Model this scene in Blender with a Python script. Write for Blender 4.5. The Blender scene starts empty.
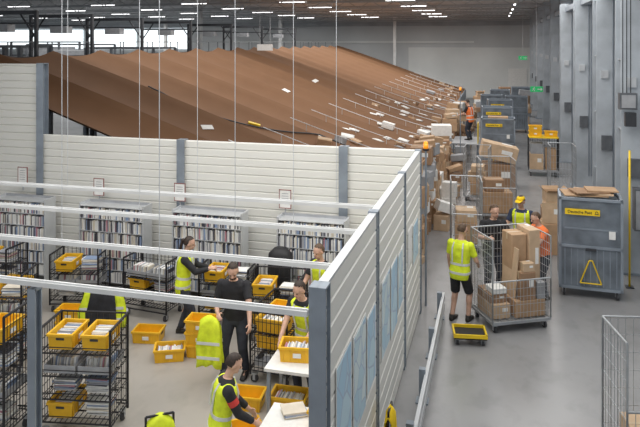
import bpy, math, random
from mathutils import Vector, Matrix, Euler
random.seed(11)
scene=bpy.context.scene
COL=scene.collection
V=Vector
# ---------------------------------------------------------------- materials
_m={}
def mat(name,col,rough=.6,metal=0.0,var=.06,scale=6.0,emit=0,bump=0.0,col2=None,spec=None):
    if name in _m: return _m[name]
    m=bpy.data.materials.new(name); m.use_nodes=True
    nt=m.node_tree; b=nt.nodes['Principled BSDF']
    b.inputs['Roughness'].default_value=rough; b.inputs['Metallic'].default_value=metal
    if spec is not None: b.inputs['Specular IOR Level'].default_value=spec
    tc=nt.nodes.new('ShaderNodeTexCoord'); nz=nt.nodes.new('ShaderNodeTexNoise')
    nz.inputs['Scale'].default_value=scale; nz.inputs['Detail'].default_value=5
    nt.links.new(tc.outputs['Object'],nz.inputs['Vector'])
    r=nt.nodes.new('ShaderNodeValToRGB')
    c=V(col)
    a=[max(0,x*(1-var*2)) for x in c]; d=[min(1,x*(1+var*2)) for x in c] if col2 is None else col2
    r.color_ramp.elements[0].position=.3; r.color_ramp.elements[1].position=.7
    r.color_ramp.elements[0].color=(*a,1); r.color_ramp.elements[1].color=(*d,1)
    nt.links.new(nz.outputs['Fac'],r.inputs[0]); nt.links.new(r.outputs[0],b.inputs['Base Color'])
    if emit:
        b.inputs['Emission Color'].default_value=(*col,1); b.inputs['Emission Strength'].default_value=emit
    if bump:
        bp=nt.nodes.new('ShaderNodeBump'); bp.inputs['Strength'].default_value=bump; bp.inputs['Distance'].default_value=.02
        nt.links.new(nz.outputs['Fac'],bp.inputs['Height']); nt.links.new(bp.outputs[0],b.inputs['Normal'])
    _m[name]=m; return m
def floormat(name,c,rough):
    m=mat(name,c,rough,0,.05,.5,bump=.02); nt=m.node_tree; b=nt.nodes['Principled BSDF']
    tc=nt.nodes.new('ShaderNodeTexCoord'); mp=nt.nodes.new('ShaderNodeMapping'); mp.inputs['Scale'].default_value=(1.4,.9,1)
    n=nt.nodes.new('ShaderNodeTexNoise'); n.inputs['Scale'].default_value=2.2; n.inputs['Detail'].default_value=10
    r=nt.nodes.new('ShaderNodeValToRGB'); r.color_ramp.elements[0].position=.33; r.color_ramp.elements[0].color=(.84,.84,.84,1); r.color_ramp.elements[1].position=.5; r.color_ramp.elements[1].color=(1,1,1,1)
    mx=nt.nodes.new('ShaderNodeMix'); mx.data_type='RGBA'; mx.blend_type='MULTIPLY'; mx.inputs[0].default_value=.7
    old=b.inputs['Base Color'].links[0].from_socket
    nt.links.new(tc.outputs['Object'],mp.inputs[0]); nt.links.new(mp.outputs[0],n.inputs['Vector']); nt.links.new(n.outputs['Fac'],r.inputs[0])
    nt.links.new(old,mx.inputs[6]); nt.links.new(r.outputs[0],mx.inputs[7]); nt.links.new(mx.outputs[2],b.inputs['Base Color'])
    return m
def mapmat(name,c1,c2,sc):
    m=bpy.data.materials.new(name); m.use_nodes=True; nt=m.node_tree; b=nt.nodes['Principled BSDF']; b.inputs['Roughness'].default_value=.6
    tc=nt.nodes.new('ShaderNodeTexCoord'); vo=nt.nodes.new('ShaderNodeTexVoronoi'); vo.feature='DISTANCE_TO_EDGE'; vo.inputs['Scale'].default_value=sc
    v2=nt.nodes.new('ShaderNodeTexVoronoi'); v2.inputs['Scale'].default_value=sc
    r=nt.nodes.new('ShaderNodeValToRGB'); r.color_ramp.elements[0].position=.01; r.color_ramp.elements[1].position=.05
    mx=nt.nodes.new('ShaderNodeMix'); mx.data_type='RGBA'; mx.inputs[6].default_value=(*c1,1); mx.inputs[7].default_value=(*c2,1)
    sp=nt.nodes.new('ShaderNodeSeparateColor'); nt.links.new(v2.outputs['Color'],sp.inputs[0]); nt.links.new(sp.outputs[0],mx.inputs[0])
    m2=nt.nodes.new('ShaderNodeMix'); m2.data_type='RGBA'; m2.inputs[6].default_value=(.42,.52,.66,1)
    nt.links.new(tc.outputs['Object'],vo.inputs['Vector']); nt.links.new(tc.outputs['Object'],v2.inputs['Vector'])
    nt.links.new(vo.outputs['Distance'],r.inputs[0]); nt.links.new(r.outputs[0],m2.inputs[0]); nt.links.new(mx.outputs[2],m2.inputs[7]); nt.links.new(m2.outputs[2],b.inputs['Base Color'])
    return m
M_floor=floormat('concrete_floor',(.30,.30,.305),.27)
M_floor2=floormat('warm_concrete_floor',(.40,.375,.34),.33)
M_ceil=mat('ceiling_metal',(.55,.57,.59),.8,0,.05,.4)
M_beam=mat('beam_steel',(.42,.44,.46),.6,.1,.05,1)
M_farwall=mat('far_wall_panel',(.60,.62,.63),.8,0,.04,.3)
M_lightwall=mat('light_wall_panel',(.78,.80,.79),.8,0,.04,.3)
M_rwall=mat('side_wall_panel',(.36,.40,.44),.6,.0,.06,.5)
M_door=mat('dock_door_metal',(.20,.24,.29),.45,.2,.08,1.2)
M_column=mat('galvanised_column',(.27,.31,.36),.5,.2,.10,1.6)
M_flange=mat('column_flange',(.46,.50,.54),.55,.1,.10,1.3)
M_panel=mat('white_sheet_metal',(.77,.765,.72),.5,.0,.0,1.0)
M_post=mat('post_steel',(.27,.31,.36),.45,.3,.08,3)
M_rail=mat('aluminium_rail',(.62,.64,.66),.4,.4,.04,3)
M_tube=mat('white_rail_metal',(.74,.75,.75),.4,.1,.03,3)
M_brown=mat('brown_chute_laminate',(.190,.102,.056),.85,0,.035,.9,spec=.2)
M_dark=mat('dark_painted_steel',(.05,.053,.06),.5,.3,.1,4)
M_mid=mat('grey_painted_steel',(.13,.14,.155),.5,.2,.1,4)
M_black=mat('black_plastic',(.02,.02,.022),.6,0,.1,8)
M_wire=mat('wire_steel',(.46,.48,.50),.35,.6,.05,8)
M_bwire=mat('black_wire',(.022,.022,.026),.5,.3,.05,8)
M_yel=mat('yellow_plastic',(.84,.48,.02),.45,0,.05,5)
M_yelsteel=mat('yellow_paint',(.90,.62,.02),.4,0,.04,5)
M_yelfab=mat('yellow_fabric',(.85,.58,.03),.9,0,.08,9,spec=.1)
M_vest=mat('hi_vis_fabric',(.72,.84,.03),.75,0,.08,10,bump=.3)
M_refl=mat('reflective_strip',(.72,.74,.74),.35,.2,.03,10)
M_card=mat('cardboard',(.46,.30,.18),.85,0,.06,5)
M_card2=mat('cardboard_light',(.57,.41,.27),.85,0,.06,5)
M_card3=mat('cardboard_dark',(.34,.21,.125),.85,0,.06,5)
M_tape=mat('packing_tape',(.55,.42,.27),.3,0,.03,5)
M_white=mat('white_paper',(.82,.82,.80),.8,0,.03,12)
M_grey=mat('grey_plastic',(.35,.36,.38),.6,0,.06,6)
M_alu=mat('container_aluminium',(.19,.22,.255),.45,.4,.16,2.5)
M_orange=mat('orange_lamp',(.95,.32,.02),.3,0,.02,5,emit=.5)
M_green=mat('exit_green',(.02,.38,.12),.4,0,.02,5,emit=.5)
M_red=mat('red_plastic',(.60,.05,.04),.5,0,.05,6)
M_maroon=mat('dark_red_frame',(.26,.07,.06),.5,0,.05,6)
M_orangef=mat('orange_fabric',(.85,.20,.05),.8,0,.08,9)
M_tyre=mat('rubber_wheel',(.05,.05,.055),.7,0,.1,9)
M_skin=mat('skin',(.62,.38,.28),.5,0,.05,14)
M_lip=mat('lip',(.45,.18,.15),.5,0,.05,14)
M_eye=mat('eye',(.05,.04,.035),.2,0,.05,14)
M_hairb=mat('hair_dark',(.035,.022,.016),.6,0,.2,40)
M_hairn=mat('hair_brown',(.10,.06,.035),.6,0,.2,40)
M_shirt=mat('black_fabric',(.022,.022,.026),.85,0,.15,9,bump=.2)
M_navy=mat('navy_fabric',(.03,.045,.09),.85,0,.15,9,bump=.2)
M_trouser=mat('dark_trouser_fabric',(.035,.04,.055),.85,0,.15,9,bump=.2)
M_shoe=mat('shoe_leather',(.03,.028,.026),.6,0,.1,9)
M_lamp=mat('lamp_diffuser',(1,1,1),.4,0,.0,5,emit=4)
M_window=mat('window_daylight',(.85,.92,.95),.3,0,.02,2,emit=1.6)
M_map=mapmat('printed_map',(.38,.60,.78),(.62,.78,.84),3.2)
M_map2=mapmat('printed_plan',(.74,.82,.80),(.44,.64,.76),4.5)
LET=[mat('letter_white',(.82,.82,.80),.8),mat('letter_cream',(.70,.64,.54),.8),mat('letter_pink',(.50,.24,.28),.8),
     mat('letter_grey',(.40,.41,.45),.8),mat('letter_dark',(.08,.08,.10),.8),mat('letter_blue',(.26,.34,.50),.8)]
# ---------------------------------------------------------------- geometry
class G:
    def __init__(s): s.v=[]; s.f=[]
    def add(s,vs,fs,M=None):
        o=len(s.v)
        s.v+= [ (M@V(p)) if M is not None else V(p) for p in vs]
        s.f+= [[i+o for i in f] for f in fs]; return s
    def box(s,c,size,rz=0,M=None):
        x,y,z=[k/2 for k in size]
        vs=[(-x,-y,-z),(x,-y,-z),(x,y,-z),(-x,y,-z),(-x,-y,z),(x,-y,z),(x,y,z),(-x,y,z)]
        fs=[(0,3,2,1),(4,5,6,7),(0,1,5,4),(1,2,6,5),(2,3,7,6),(3,0,4,7)]
        T=Matrix.Translation(V(c))@Matrix.Rotation(rz,4,'Z')
        if M is not None: T=T@M
        return s.add(vs,fs,T)
    def cyl(s,p0,p1,r0,r1=None,n=8,caps=True):
        p0=V(p0);p1=V(p1); r1=r0 if r1 is None else r1
        d=(p1-p0)
        if d.length<1e-6: return s
        d.normalize(); a=V((0,0,1)) if abs(d.z)<.9 else V((1,0,0))
        u=d.cross(a).normalized(); w=d.cross(u)
        vs=[];
        for p,r in((p0,r0),(p1,r1)):
            for i in range(n):
                t=2*math.pi*i/n; vs.append(p+u*(r*math.cos(t))+w*(r*math.sin(t)))
        fs=[(i,(i+1)%n,n+(i+1)%n,n+i) for i in range(n)]
        if caps: fs+= [tuple(range(n-1,-1,-1)),tuple(range(n,2*n))]
        return s.add(vs,fs)
    def path(s,pts,r,n=8):
        for a,b in zip(pts[:-1],pts[1:]): s.cyl(a,b,r,n=n)
        return s
    def ell(s,c,r,M=None,nu=12,nv=8,keep=None):
        if not hasattr(r,'__len__'): r=(r,r,r)
        vs=[];fs=[]
        vs.append((0,0,r[2]))
        for j in range(1,nv):
            ph=math.pi*j/nv
            for i in range(nu):
                t=2*math.pi*i/nu
                vs.append((r[0]*math.sin(ph)*math.cos(t),r[1]*math.sin(ph)*math.sin(t),r[2]*math.cos(ph)))
        vs.append((0,0,-r[2]))
        for i in range(nu): fs.append((0,1+i,1+(i+1)%nu))
        for j in range(nv-2):
            for i in range(nu):
                a=1+j*nu+i;b=1+j*nu+(i+1)%nu
                fs.append((a,a+nu,b+nu,b))
        L=len(vs)-1
        for i in range(nu): fs.append((L,1+(nv-2)*nu+(i+1)%nu,1+(nv-2)*nu+i))
        if keep: fs=[f for f in fs if all(keep(V(vs[i])) for i in f)]
        T=Matrix.Translation(V(c))
        if M is not None: T=T@M
        return s.add(vs,fs,T)
    def loft(s,secs,n=16,caps=True):
        vs=[];fs=[]
        for c,hw,hd,rt,fw in secs:
            for i in range(n):
                t=2*math.pi*i/n
                ct,st=math.cos(t),math.sin(t)
                ct=math.copysign(abs(ct)**.8,ct); st=math.copysign(abs(st)**.8,st)
                vs.append(V(c)+V(rt)*(hw*ct)+V(fw)*(hd*st))
        k=len(secs)
        for j in range(k-1):
            for i in range(n):
                fs.append((j*n+i,j*n+(i+1)%n,(j+1)*n+(i+1)%n,(j+1)*n+i))
        if caps: fs+=[tuple(range(n-1,-1,-1)),tuple(range((k-1)*n,k*n))]
        return s.add(vs,fs)
    def mesh(s,name,m,smooth=False):
        me=bpy.data.meshes.new(name); me.from_pydata([tuple(v) for v in s.v],[],s.f); me.update()
        if m: me.materials.append(m)
        if smooth:
            for p in me.polygons: p.use_smooth=True
        return me
    def obj(s,name,m,parent=None,smooth=False,loc=None,rz=0,label=None,cat=None,group=None,kind=None,remesh=None):
        me=s.mesh(name,m,smooth)
        o=bpy.data.objects.new(name,me); COL.objects.link(o)
        if remesh:
            md=o.modifiers.new('r','REMESH'); md.mode='VOXEL'; md.voxel_size=remesh; md.use_smooth_shade=True
            sm=o.modifiers.new('s','SMOOTH'); sm.factor=.5; sm.iterations=2
            bpy.context.view_layer.update()
            dg=bpy.context.evaluated_depsgraph_get()
            nm=bpy.data.meshes.new_from_object(o.evaluated_get(dg))
            o.modifiers.clear(); o.data=nm; nm.name=name
            if not nm.materials: nm.materials.append(m)
            for p in nm.polygons: p.use_smooth=True
        if parent: o.parent=parent
        if loc is not None: o.location=loc
        if rz: o.rotation_euler=(0,0,rz)
        tag(o,label,cat,group,kind); return o
def tag(o,label=None,cat=None,group=None,kind=None):
    if label: o['label']=label
    if cat: o['category']=cat
    if group: o['group']=group
    if kind: o['kind']=kind
def thing(name,label,cat,loc=(0,0,0),rz=0,group=None):
    e=bpy.data.objects.new(name,None); COL.objects.link(e); e.empty_display_size=.1
    e.location=loc; e.rotation_euler=(0,0,rz); tag(e,label,cat,group); return e
def copy_thing(root,loc,rz=0,label=None,rot=None):
    def rec(o,par):
        c=o.copy(); COL.objects.link(c)
        if par: c.parent=par
        for ch in o.children: rec(ch,c)
        return c
    n=rec(root,None); n.location=loc; n.rotation_euler=rot if rot else (0,0,rz)
    if label: n['label']=label
    return n
# ---------------------------------------------------------------- shell
H=7.6; FARY=62
def struct(name,g,m,label): return g.obj(name,m,kind='structure',label=label)
struct('floor',G().box((-24,27,-.1),(76,76,.2)),M_floor,'smooth mid grey concrete warehouse floor')
struct('floor_2',G().box((-11,4,.001),(19,17.7,.002)),M_floor2,'warm beige grey concrete floor of the sorting area')
struct('ceiling',G().box((-24,27,H+.15),(76,76,.3)),M_ceil,'grey metal warehouse ceiling')
struct('wall_back',G().box((-24,FARY+.15,H/2),(76,.3,H)),M_farwall,'grey panelled end wall of the hall')
struct('wall_right',G().box((5.0,27,H/2),(.2,76,H)),M_rwall,'grey metal side wall behind the columns')
struct('wall_left',G().box((-60,27,H/2),(.2,76,H)),M_farwall,'grey side wall of the hall')
struct('trim_1',G().box((-2,FARY-.05,2.4),(12,.12,4.6)),M_lightwall,'light panelled lower part of the end wall')
struct('trim_2',G().box((-24,FARY-.1,6.9),(76,.25,.4)),M_beam,'grey beam band along the end wall')
struct('trim_3',G().box((-14,FARY-.15,5.2),(24,.2,.18)),M_lightwall,'pale horizontal pipe along the end wall')
for i,(x,w) in enumerate([(-53,6.4),(-46.2,6.4),(-39.6,6),(-33.3,5.6)]):
    struct('window_%d'%(i+1),G().box((x,FARY-.08,5.5),(w,.1,2.0)),M_window,'bright daylight window high in the end wall')
for i,y in enumerate([22.9,28,33.5,39,44.5]):  # glowing panels added on the side wall for bright gaps between columns
    struct('window_%d'%(i+7),G().box((4.86,y,5.4),(.08,1.0,1.2)),M_window,'glowing window panel added to brighten the gaps between columns')
struct('door_1',G().box((1.8,FARY-.15,1.6),(1.6,.1,2.4)),M_white,'white door in the end wall')
for i in range(7):
    y=19+i*6
    g=G().box((4.85,y+1.3,1.8),(.12,2.8,3.6))
    for k in range(8): g.box((4.77,y+1.3,.25+k*.45),(.04,2.8,.05))
    struct('door_%d'%(i+2),g,M_door,'ribbed blue-grey sectional dock door')
def truss():
    g=G(); g.box((-24,0,0),(76,.12,.09)); g.box((-24,0,-.4),(76,.08,.06))
    for k in range(50):
        x=-60+k*1.4; g.cyl((x,0,0),(x+.7,0,-.4),.018,n=5); g.cyl((x+.7,0,-.4),(x+1.4,0,0),.018,n=5)
    return g
b0=truss().obj('ceiling_beam',M_beam,loc=(0,14,H-.1),kind='structure',label='slim grey steel roof truss')
for i in range(1,9):
    c=b0.copy(); COL.objects.link(c); c.location=(0,14+i*5.6,H-.1)
L0=thing('ceiling_lamp','long white fluorescent strip lamp under the ceiling','lamp',(0,0,0),group='ceiling strip lamps')
G().box((0,0,.06),(.14,1.6,.22)).obj('lamp_housing',M_tube,L0)
G().box((0,0,-.06),(.09,1.5,.03)).obj('lamp_diffuser',M_lamp,L0)
first=True
for ix in range(8):
    for iy in range(5):
        x=1.0-ix*5.8; y=33.9+iy*5.6
        if first: L0.location=(x,y,H-.2); first=False
        else: copy_thing(L0,(x,y,H-.2),rz=math.pi/2 if ix>0 else 0)
# ---------------------------------------------------------------- columns right
def column(x,y):
    r=thing('steel_column','tall pale galvanised steel column beside the aisle','column',(x,y,0),group='aisle columns')
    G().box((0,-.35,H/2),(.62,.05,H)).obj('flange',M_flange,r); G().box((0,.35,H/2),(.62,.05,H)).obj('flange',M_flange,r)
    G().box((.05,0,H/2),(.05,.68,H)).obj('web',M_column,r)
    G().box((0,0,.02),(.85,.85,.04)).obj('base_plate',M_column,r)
    for z in (1.6,3.2,4.8,6.4): G().box((-.12,0,z),(.28,.66,.03)).obj('stiffener',M_flange,r)
    for k in range(2): G().cyl((.12+.09*k,-.40,0.5),(.12+.09*k,-.40,H),.02,n=6).obj('conduit',M_column,r)
    G().box((-.05,-.43,2.4),(.26,.12,.4)).obj('junction_box',M_mid,r)
    G().box((-.1,-.42,4.3),(.18,.1,.22)).obj('junction_box',M_rail,r)
    return r
c0=column(3.0,20.2)
for y in (16.4,25.2,30.6,36.2,41.8,47.4,53,58): copy_thing(c0,(3.0,y,0))
G().box((3.0,38,H-1.0),(.3,46,.2)).obj('trim_4',M_column,label='steel beam running along the column tops',kind='structure')
r=thing('guard_pole','slim tall yellow steel guard pole beside the column','pole',(2.72,15.2,0))
G().cyl((0,0,0),(0,0,2.9),.022,n=12).obj('pole',M_yelsteel,r,smooth=True)
G().box((0,0,.01),(.16,.16,.02)).obj('base_plate',M_dark,r)
r=thing('wall_box','grey equipment box with small lamp and cables on the column','equipment',(2.78,15.75,3.9))
G().box((0,0,0),(.36,.2,.36)).obj('housing',M_mid,r)
G().box((0,-.11,0),(.28,.02,.28)).obj('cover',M_grey,r)
G().box((.05,-.02,-.4),(.22,.16,.3)).obj('speaker',M_dark,r)
for k in range(3): G().cyl((-.1+.08*k,0,.18),(-.1+.08*k,0,3.4),.011,n=6).obj('cable',M_black,r)
r=thing('control_cabinet','grey electrical control cabinet at the column','cabinet',(3.1,15.5,0))
G().box((0,0,1.6),(.5,.25,.9)).obj('cabinet_body',M_mid,r); G().box((0,-.13,1.6),(.45,.015,.82)).obj('cabinet_door',M_grey,r); G().box((0,0,.58),(.08,.08,1.15)).obj('stand',M_post,r)
# ---------------------------------------------------------------- partition walls
PH=3.1; PX=-1.46; PY=12.9
def ribbed(length,z0,z1,pitch=.155,depth=.025,th=.04):
    g=G(); prof=[]; z=z0
    while z<z1-.001:
        zt=min(z+pitch,z1)
        prof+=[(z,0),(z+.018,depth),(zt-.018,depth),(zt,0)]
        z=zt
    vs=[];fs=[]
    for x in (0,length):
        for (zz,d) in prof: vs.append((x,-th/2-d,zz))
        for (zz,d) in prof: vs.append((x,th/2+d,zz))
    k=len(prof)
    for i in range(k-1):
        fs.append((i,2*k+i,2*k+i+1,i+1)); fs.append((k+i+1,3*k+i+1,3*k+i,k+i))
    fs.append((k-1,3*k-1,4*k-1,2*k-1)); fs.append((0,k,3*k,2*k))
    fs.append(tuple(range(k))+tuple(range(2*k-1,k-1,-1)))
    fs.append(tuple(range(3*k-1,2*k-1,-1))+tuple(range(3*k,4*k)))
    return g.add(vs,fs)
def hpost(g,x,y,h,w=.16):
    g.box((x,y-w/2,h/2),(w,.015,h)); g.box((x,y+w/2,h/2),(w,.015,h)); g.box((x,y,h/2),(.015,w,h)); g.box((x,y,h-.01),(w,w+.01,.02))
pw=thing('partition_wall','white ribbed metal partition wall with grey steel posts behind the sorting racks','partition wall',(0,PY,0))
xs=[-17,-13.5,-10.0,-6.5,-2.95,PX]
for a,b in zip(xs[:-1],xs[1:]):
    top=4.7 if b<=-9.9 else PH
    ribbed(b-a-.04,.05,top,pitch=.17).obj('wall_panel',M_panel,pw,loc=(a+.02,0,0))
for x in xs[:-1]:
    g=G(); hpost(g,x,-.02,(4.72 if x<=-9.9 else PH+.02),.18); g.obj('post',M_post,pw)
pr=thing('partition_wall','white ribbed metal partition wall along the aisle with posters','partition wall',(PX,0,0))
ys=[5.44,8.0,10.5,PY-.15]
for a,b in zip(ys[:-1],ys[1:]):
    ribbed(b-a-.08,.05,PH,pitch=.22,depth=.02,th=.05).obj('wall_panel',M_panel,pr,loc=(0,a+.04,0),rz=math.pi/2)
for y in ys:
    g=G(); hpost(g,0,y,PH+.03,.12 if y>6 else .15); g.obj('post',M_post,pr)
G().box((0,(5.44+PY)/2,PH+.0),(.09,PY-5.6,.03)).obj('top_rail',M_rail,pr)
for (y0,y1,z0,z1,m) in [(5.8,6.45,1.2,2.25,M_map),(6.55,7.2,1.15,2.2,M_map2),(7.28,7.8,1.2,2.1,M_map),(5.8,7.0,.3,1.05,M_map2),(8.25,8.9,1.15,2.15,M_map2),(9.0,9.6,1.1,2.1,M_map),(9.7,10.2,1.2,2.05,M_map2),(10.8,11.3,1.5,2.1,M_white),(11.5,12.2,1.3,2.0,M_map)]:
    r=thing('wall_map','pale blue printed district map sheet on the partition wall','map',(PX+.055,(y0+y1)/2,(z0+z1)/2),group='maps on partition wall')
    G().box((0,0,0),(.006,y1-y0,z1-z0)).obj('sheet',M_white,r)
    G().box((.004,0,0),(.004,y1-y0-.05,z1-z0-.06)).obj('print',m,r)
# ---------------------------------------------------------------- overhead rails
for j,y in enumerate([5.3,6.45,7.7,8.9]):
    r=thing('overhead_rail','long white metal rail spanning over the sorting area','rail',(0,y,2.93),group='overhead rails')
    G().box((-6.35,0,0),(9.65,.05,.045)).box((-6.35,0,.03),(9.65,.018,.018)).obj('rail_profile',M_tube,r)
    for x in (-9.5,-7.2,-5.0,-2.9): G().cyl((x+.25*j,0,.03),(x+.25*j,0,H-2.93),.004,n=5).obj('suspension_wire',M_rail,r)
for (x,y) in [(-4.2,5.3),(-10.9,5.3)]:
    g=G(); hpost(g,0,0,2.89,.085); g.obj('support_post',M_post,loc=(x,y,0),label='grey steel post carrying the overhead rails',cat='post',group='support posts')
# ---------------------------------------------------------------- crash barrier
r=thing('crash_barrier','low galvanised steel crash barrier along the partition wall','barrier',(-.98,0,0))
for z in (.18,.36): G().box((0,9.7,z),(.05,6.2,.11)).obj('beam',M_rail,r)
for y in (6.8,8.2,9.6,11.0,12.6):
    G().box((-.06,y,.24),(.09,.09,.48)).box((-.06,y,.01),(.18,.18,.02)).obj('post',M_post,r)
# ---------------------------------------------------------------- chutes
X0,X1=-13.8,-2.6; PITCH=2.6; YC=14.4; NCH=17
def prof(x):
    s=(x-X0)/(X1-X0); s=max(0,min(1,s))
    return 1.15+3.60*(1-s)**1.2, s
def surf(x,v):
    z,s=prof(x); A=(.12+.42*math.sin(math.pi*min(1,s*.9+.05))**.8)*(1-.5*s)
    # scalloped trough between two raised rounded ridges
    q=abs(2*v); return z+A*(q**2.4-.12*max(0,(q-.86))/.14)-.12*A
def chute_mesh():
    g=G(); nx,ny=60,28; vs=[];fs=[]
    for i in range(nx+1):
        x=X0+(X1-X0)*i/nx
        for j in range(ny+1):
            v=-.5+j/ny
            vs.append((x,v*PITCH,surf(x,v)))
    for i in range(nx):
        for j in range(ny):
            a=i*(ny+1)+j; fs.append((a,a+ny+1,a+ny+2,a+1))
    return g.add(vs,fs)
ch=thing('parcel_chute','wide brown scalloped parcel chute sloping down from the sorter','chute',(0,YC,0),group='parcel chutes')
chute_mesh().obj('slide_surface',M_brown,ch,smooth=True)
g=G()
pts=[(x,PITCH*.49,surf(x,.49)+.24) for x in [ -2.7-.56*k for k in range(8)]]
g.path(pts,.013,6)
for p in pts[::2]: g.cyl((p[0],p[1],p[2]-.28),p,.011,n=5)
g.obj('side_rail',M_rail,ch)
g=G(); g.box((X1+.05,0,.85),(.08,PITCH-.04,.65)); g.box((X1+.0,PITCH/2-.12,.3),(.1,.1,.6)); g.box((X1+.05,-PITCH/2+.12,.3),(.1,.1,.6)); g.obj('end_stop',M_post,ch)
G().box((X0+.3,0,2.1),(.12,.12,4.2)).obj('leg',M_post,ch); G().box((-8,0,1.0),(.12,.12,2.0)).obj('leg',M_post,ch)
for k in range(1,NCH): copy_thing(ch,(0,YC+PITCH*k,0))
def vof(y): return ((y-YC)/PITCH+.5)%1-.5
def surfy(x,y): return surf(x,vof(y))
def lie(o,x,y,yaw,off=0.0):
    """rest an object on the chute surface, aligned to its normal"""
    e=.08; dx=(surfy(x+e,y)-surfy(x-e,y))/(2*e); dy=(surfy(x,y+e)-surfy(x,y-e))/(2*e)
    n=V((-dx,-dy,1)).normalized(); q=V((0,0,1)).rotation_difference(n).to_matrix()@Matrix.Rotation(yaw,3,'Z')
    o.rotation_euler=q.to_euler(); o.location=V((x,y,surfy(x,y)))+n*off
pts=[]
for k in range(36):
    x=-10.4+.165*k; y=18.3+.09*k; pts.append((x,y,surfy(x,y)+.04))
G().path(pts,.022,8).obj('cable_hose',M_dark,label='black cable hose lying across the brown chutes',cat='hose')
o=G().box((0,0,.03),(.4,.10,.05)).obj('yellow_strap',M_yelsteel,label='short yellow strap lying beside the black hose',cat='strap'); lie(o,-7.6,20.1,.2,.01)
SX=-15.5
r=thing('sorting_conveyor','long raised grey sorting conveyor above the chutes','conveyor',(SX,0,0))
G().box((0,37,4.50),(1.6,46,.26)).obj('conveyor_bed',M_mid,r)
G().box((0,37,4.65),(1.2,46,.05)).obj('belt',M_black,r)
g=G()
for s in (-.8,.8): g.box((s,37,5.2),(.03,46,.03))
for k in range(20):
    g.box((-.8,14.5+k*2.35,4.9),(.03,.03,.6)); g.box((.8,14.5+k*2.35,4.9),(.03,.03,.6))
g.obj('guard_rail',M_mid,r)
for k in range(12): G().box((0,15+k*4,2.2),(.2,.2,4.4)).obj('leg',M_post,r)
ga=thing('sorter_gantry','grey steel scanner gantry over the sorting conveyor','gantry',(SX,18,0),group='sorter gantries')
g=G()
for s in (-1.3,1.3): g.box((s,0,3.1),(.10,.10,6.2))
g.box((0,0,6.15),(2.7,.09,.12)); g.box((0,0,5.8),(2.6,.06,.06)); g.cyl((-1.3,0,5.3),(-.7,0,6.1),.03); g.cyl((1.3,0,5.3),(.7,0,6.1),.03)
g.obj('frame',M_dark,ga)
G().box((0,.0,5.65),(.7,.35,.25)).obj('scanner_box',M_grey,ga)
for y in (21,24.5,29,34,39,46): copy_thing(ga,(SX,y,0))
for (x,y,w,d,h) in [(-24,40,5,3,4.8),(-33,46,6,3,5.0),(-40,52,5,3,5.2),(-21,25,2.5,2,5.0)]:
    r=thing('sorting_machine','grey sorting machine frame on tall steel legs','machine',(x,y,0),group='sorting machines')
    g=G()
    for sx in (-.5,.5):
        for sy in (-.5,.5): g.box((sx*w,sy*d,h/2),(.16,.16,h))
    for z in (h,h-1.2,2): g.box((0,-d/2,z),(w,.1,.12)); g.box((0,d/2,z),(w,.1,.12)); g.box((-w/2,0,z),(.1,d,.12)); g.box((w/2,0,z),(.1,d,.12))
    g.obj('frame',M_mid,r)
    G().box((0,0,h-.7),(w*.9,d*.8,.5)).obj('machine_body',M_grey,r)
for (x,y) in [(-18,38),(-18,54),(-9,60),(-30,56)]:
    g=G(); hpost(g,0,0,H,.26); g.obj('hall_column',M_tube,loc=(x,y,0),label='slim pale steel column in the middle of the hall',cat='column',group='hall columns')
r=thing('hanging_sign','small white sign board hanging on two rods','sign',(-12.4,34.5,5.2))
G().box((0,0,-.3),(.9,.05,.35)).obj('sign_board',M_white,r)
for s in(-.3,.3): G().cyl((s,0,-.15),(s,0,H-5.2),.012).obj('rod',M_rail,r)
# ---------------------------------------------------------------- cardboard boxes
BL=['plain brown cardboard box with taped seam','light brown cardboard parcel with white address label','darker brown cardboard parcel with taped seam','white cardboard parcel without any tape','grey wrapped parcel with soft corners']
def cbox(x,y,z,w,d,h,rz=0,kind=None,rot=None,group='cardboard parcels',name='cardboard_box'):
    k=kind if kind is not None else random.choice([0,0,1,1,2,2,3,4])
    m=[M_card,M_card2,M_card3,M_white,M_grey][k]
    o=G().box((0,0,h/2),(w,d,h)).obj(name,m,loc=(x,y,z),rz=rz,label=BL[k],cat='box',group=group)
    md=o.modifiers.new('b','BEVEL'); md.width=.008; md.segments=1
    if rot: o.rotation_euler=rot
    if k<3: G().box((0,0,h+.0015),(w*1.0,.05,.003)).box((w/2+.0015,0,h-.06),(.003,.05,.123)).box((-w/2-.0015,0,h-.06),(.003,.05,.123)).obj('packing_tape',M_tape,o)
    if k in(1,2): G().box((w*.2,-d/2-.0015,h*.6),(w*.3,.003,h*.25)).obj('address_label',M_white,o)
    if k==1: G().box((w*.22,d*.25,h+.0015),(w*.3,d*.25,.003)).obj('address_label',M_white,o)
    return o
def obox(x,y,z,w,d,h,rz=0):
    o=thing('open_carton','open brown cardboard carton with raised flaps','box',(x,y,z),rz,'open cartons')
    t=.012
    G().box((0,0,t/2),(w,d,t)).box((w/2,0,h/2),(t,d,h)).box((-w/2,0,h/2),(t,d,h)).box((0,d/2,h/2),(w,t,h)).box((0,-d/2,h/2),(w,t,h)).obj('carton_body',M_card2,o)
    for s in(-1,1):
        f=G().box((0,s*.07,0),(w*.96,.14,.006)).obj('flap',M_card,o,loc=(0,s*d/2,h)); f.rotation_euler=(s*.5,0,0)
        f=G().box((s*.07,0,0),(.14,d*.96,.006)).obj('flap',M_card,o,loc=(s*w/2,0,h)); f.rotation_euler=(0,-s*.8,0)
    return o
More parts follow.
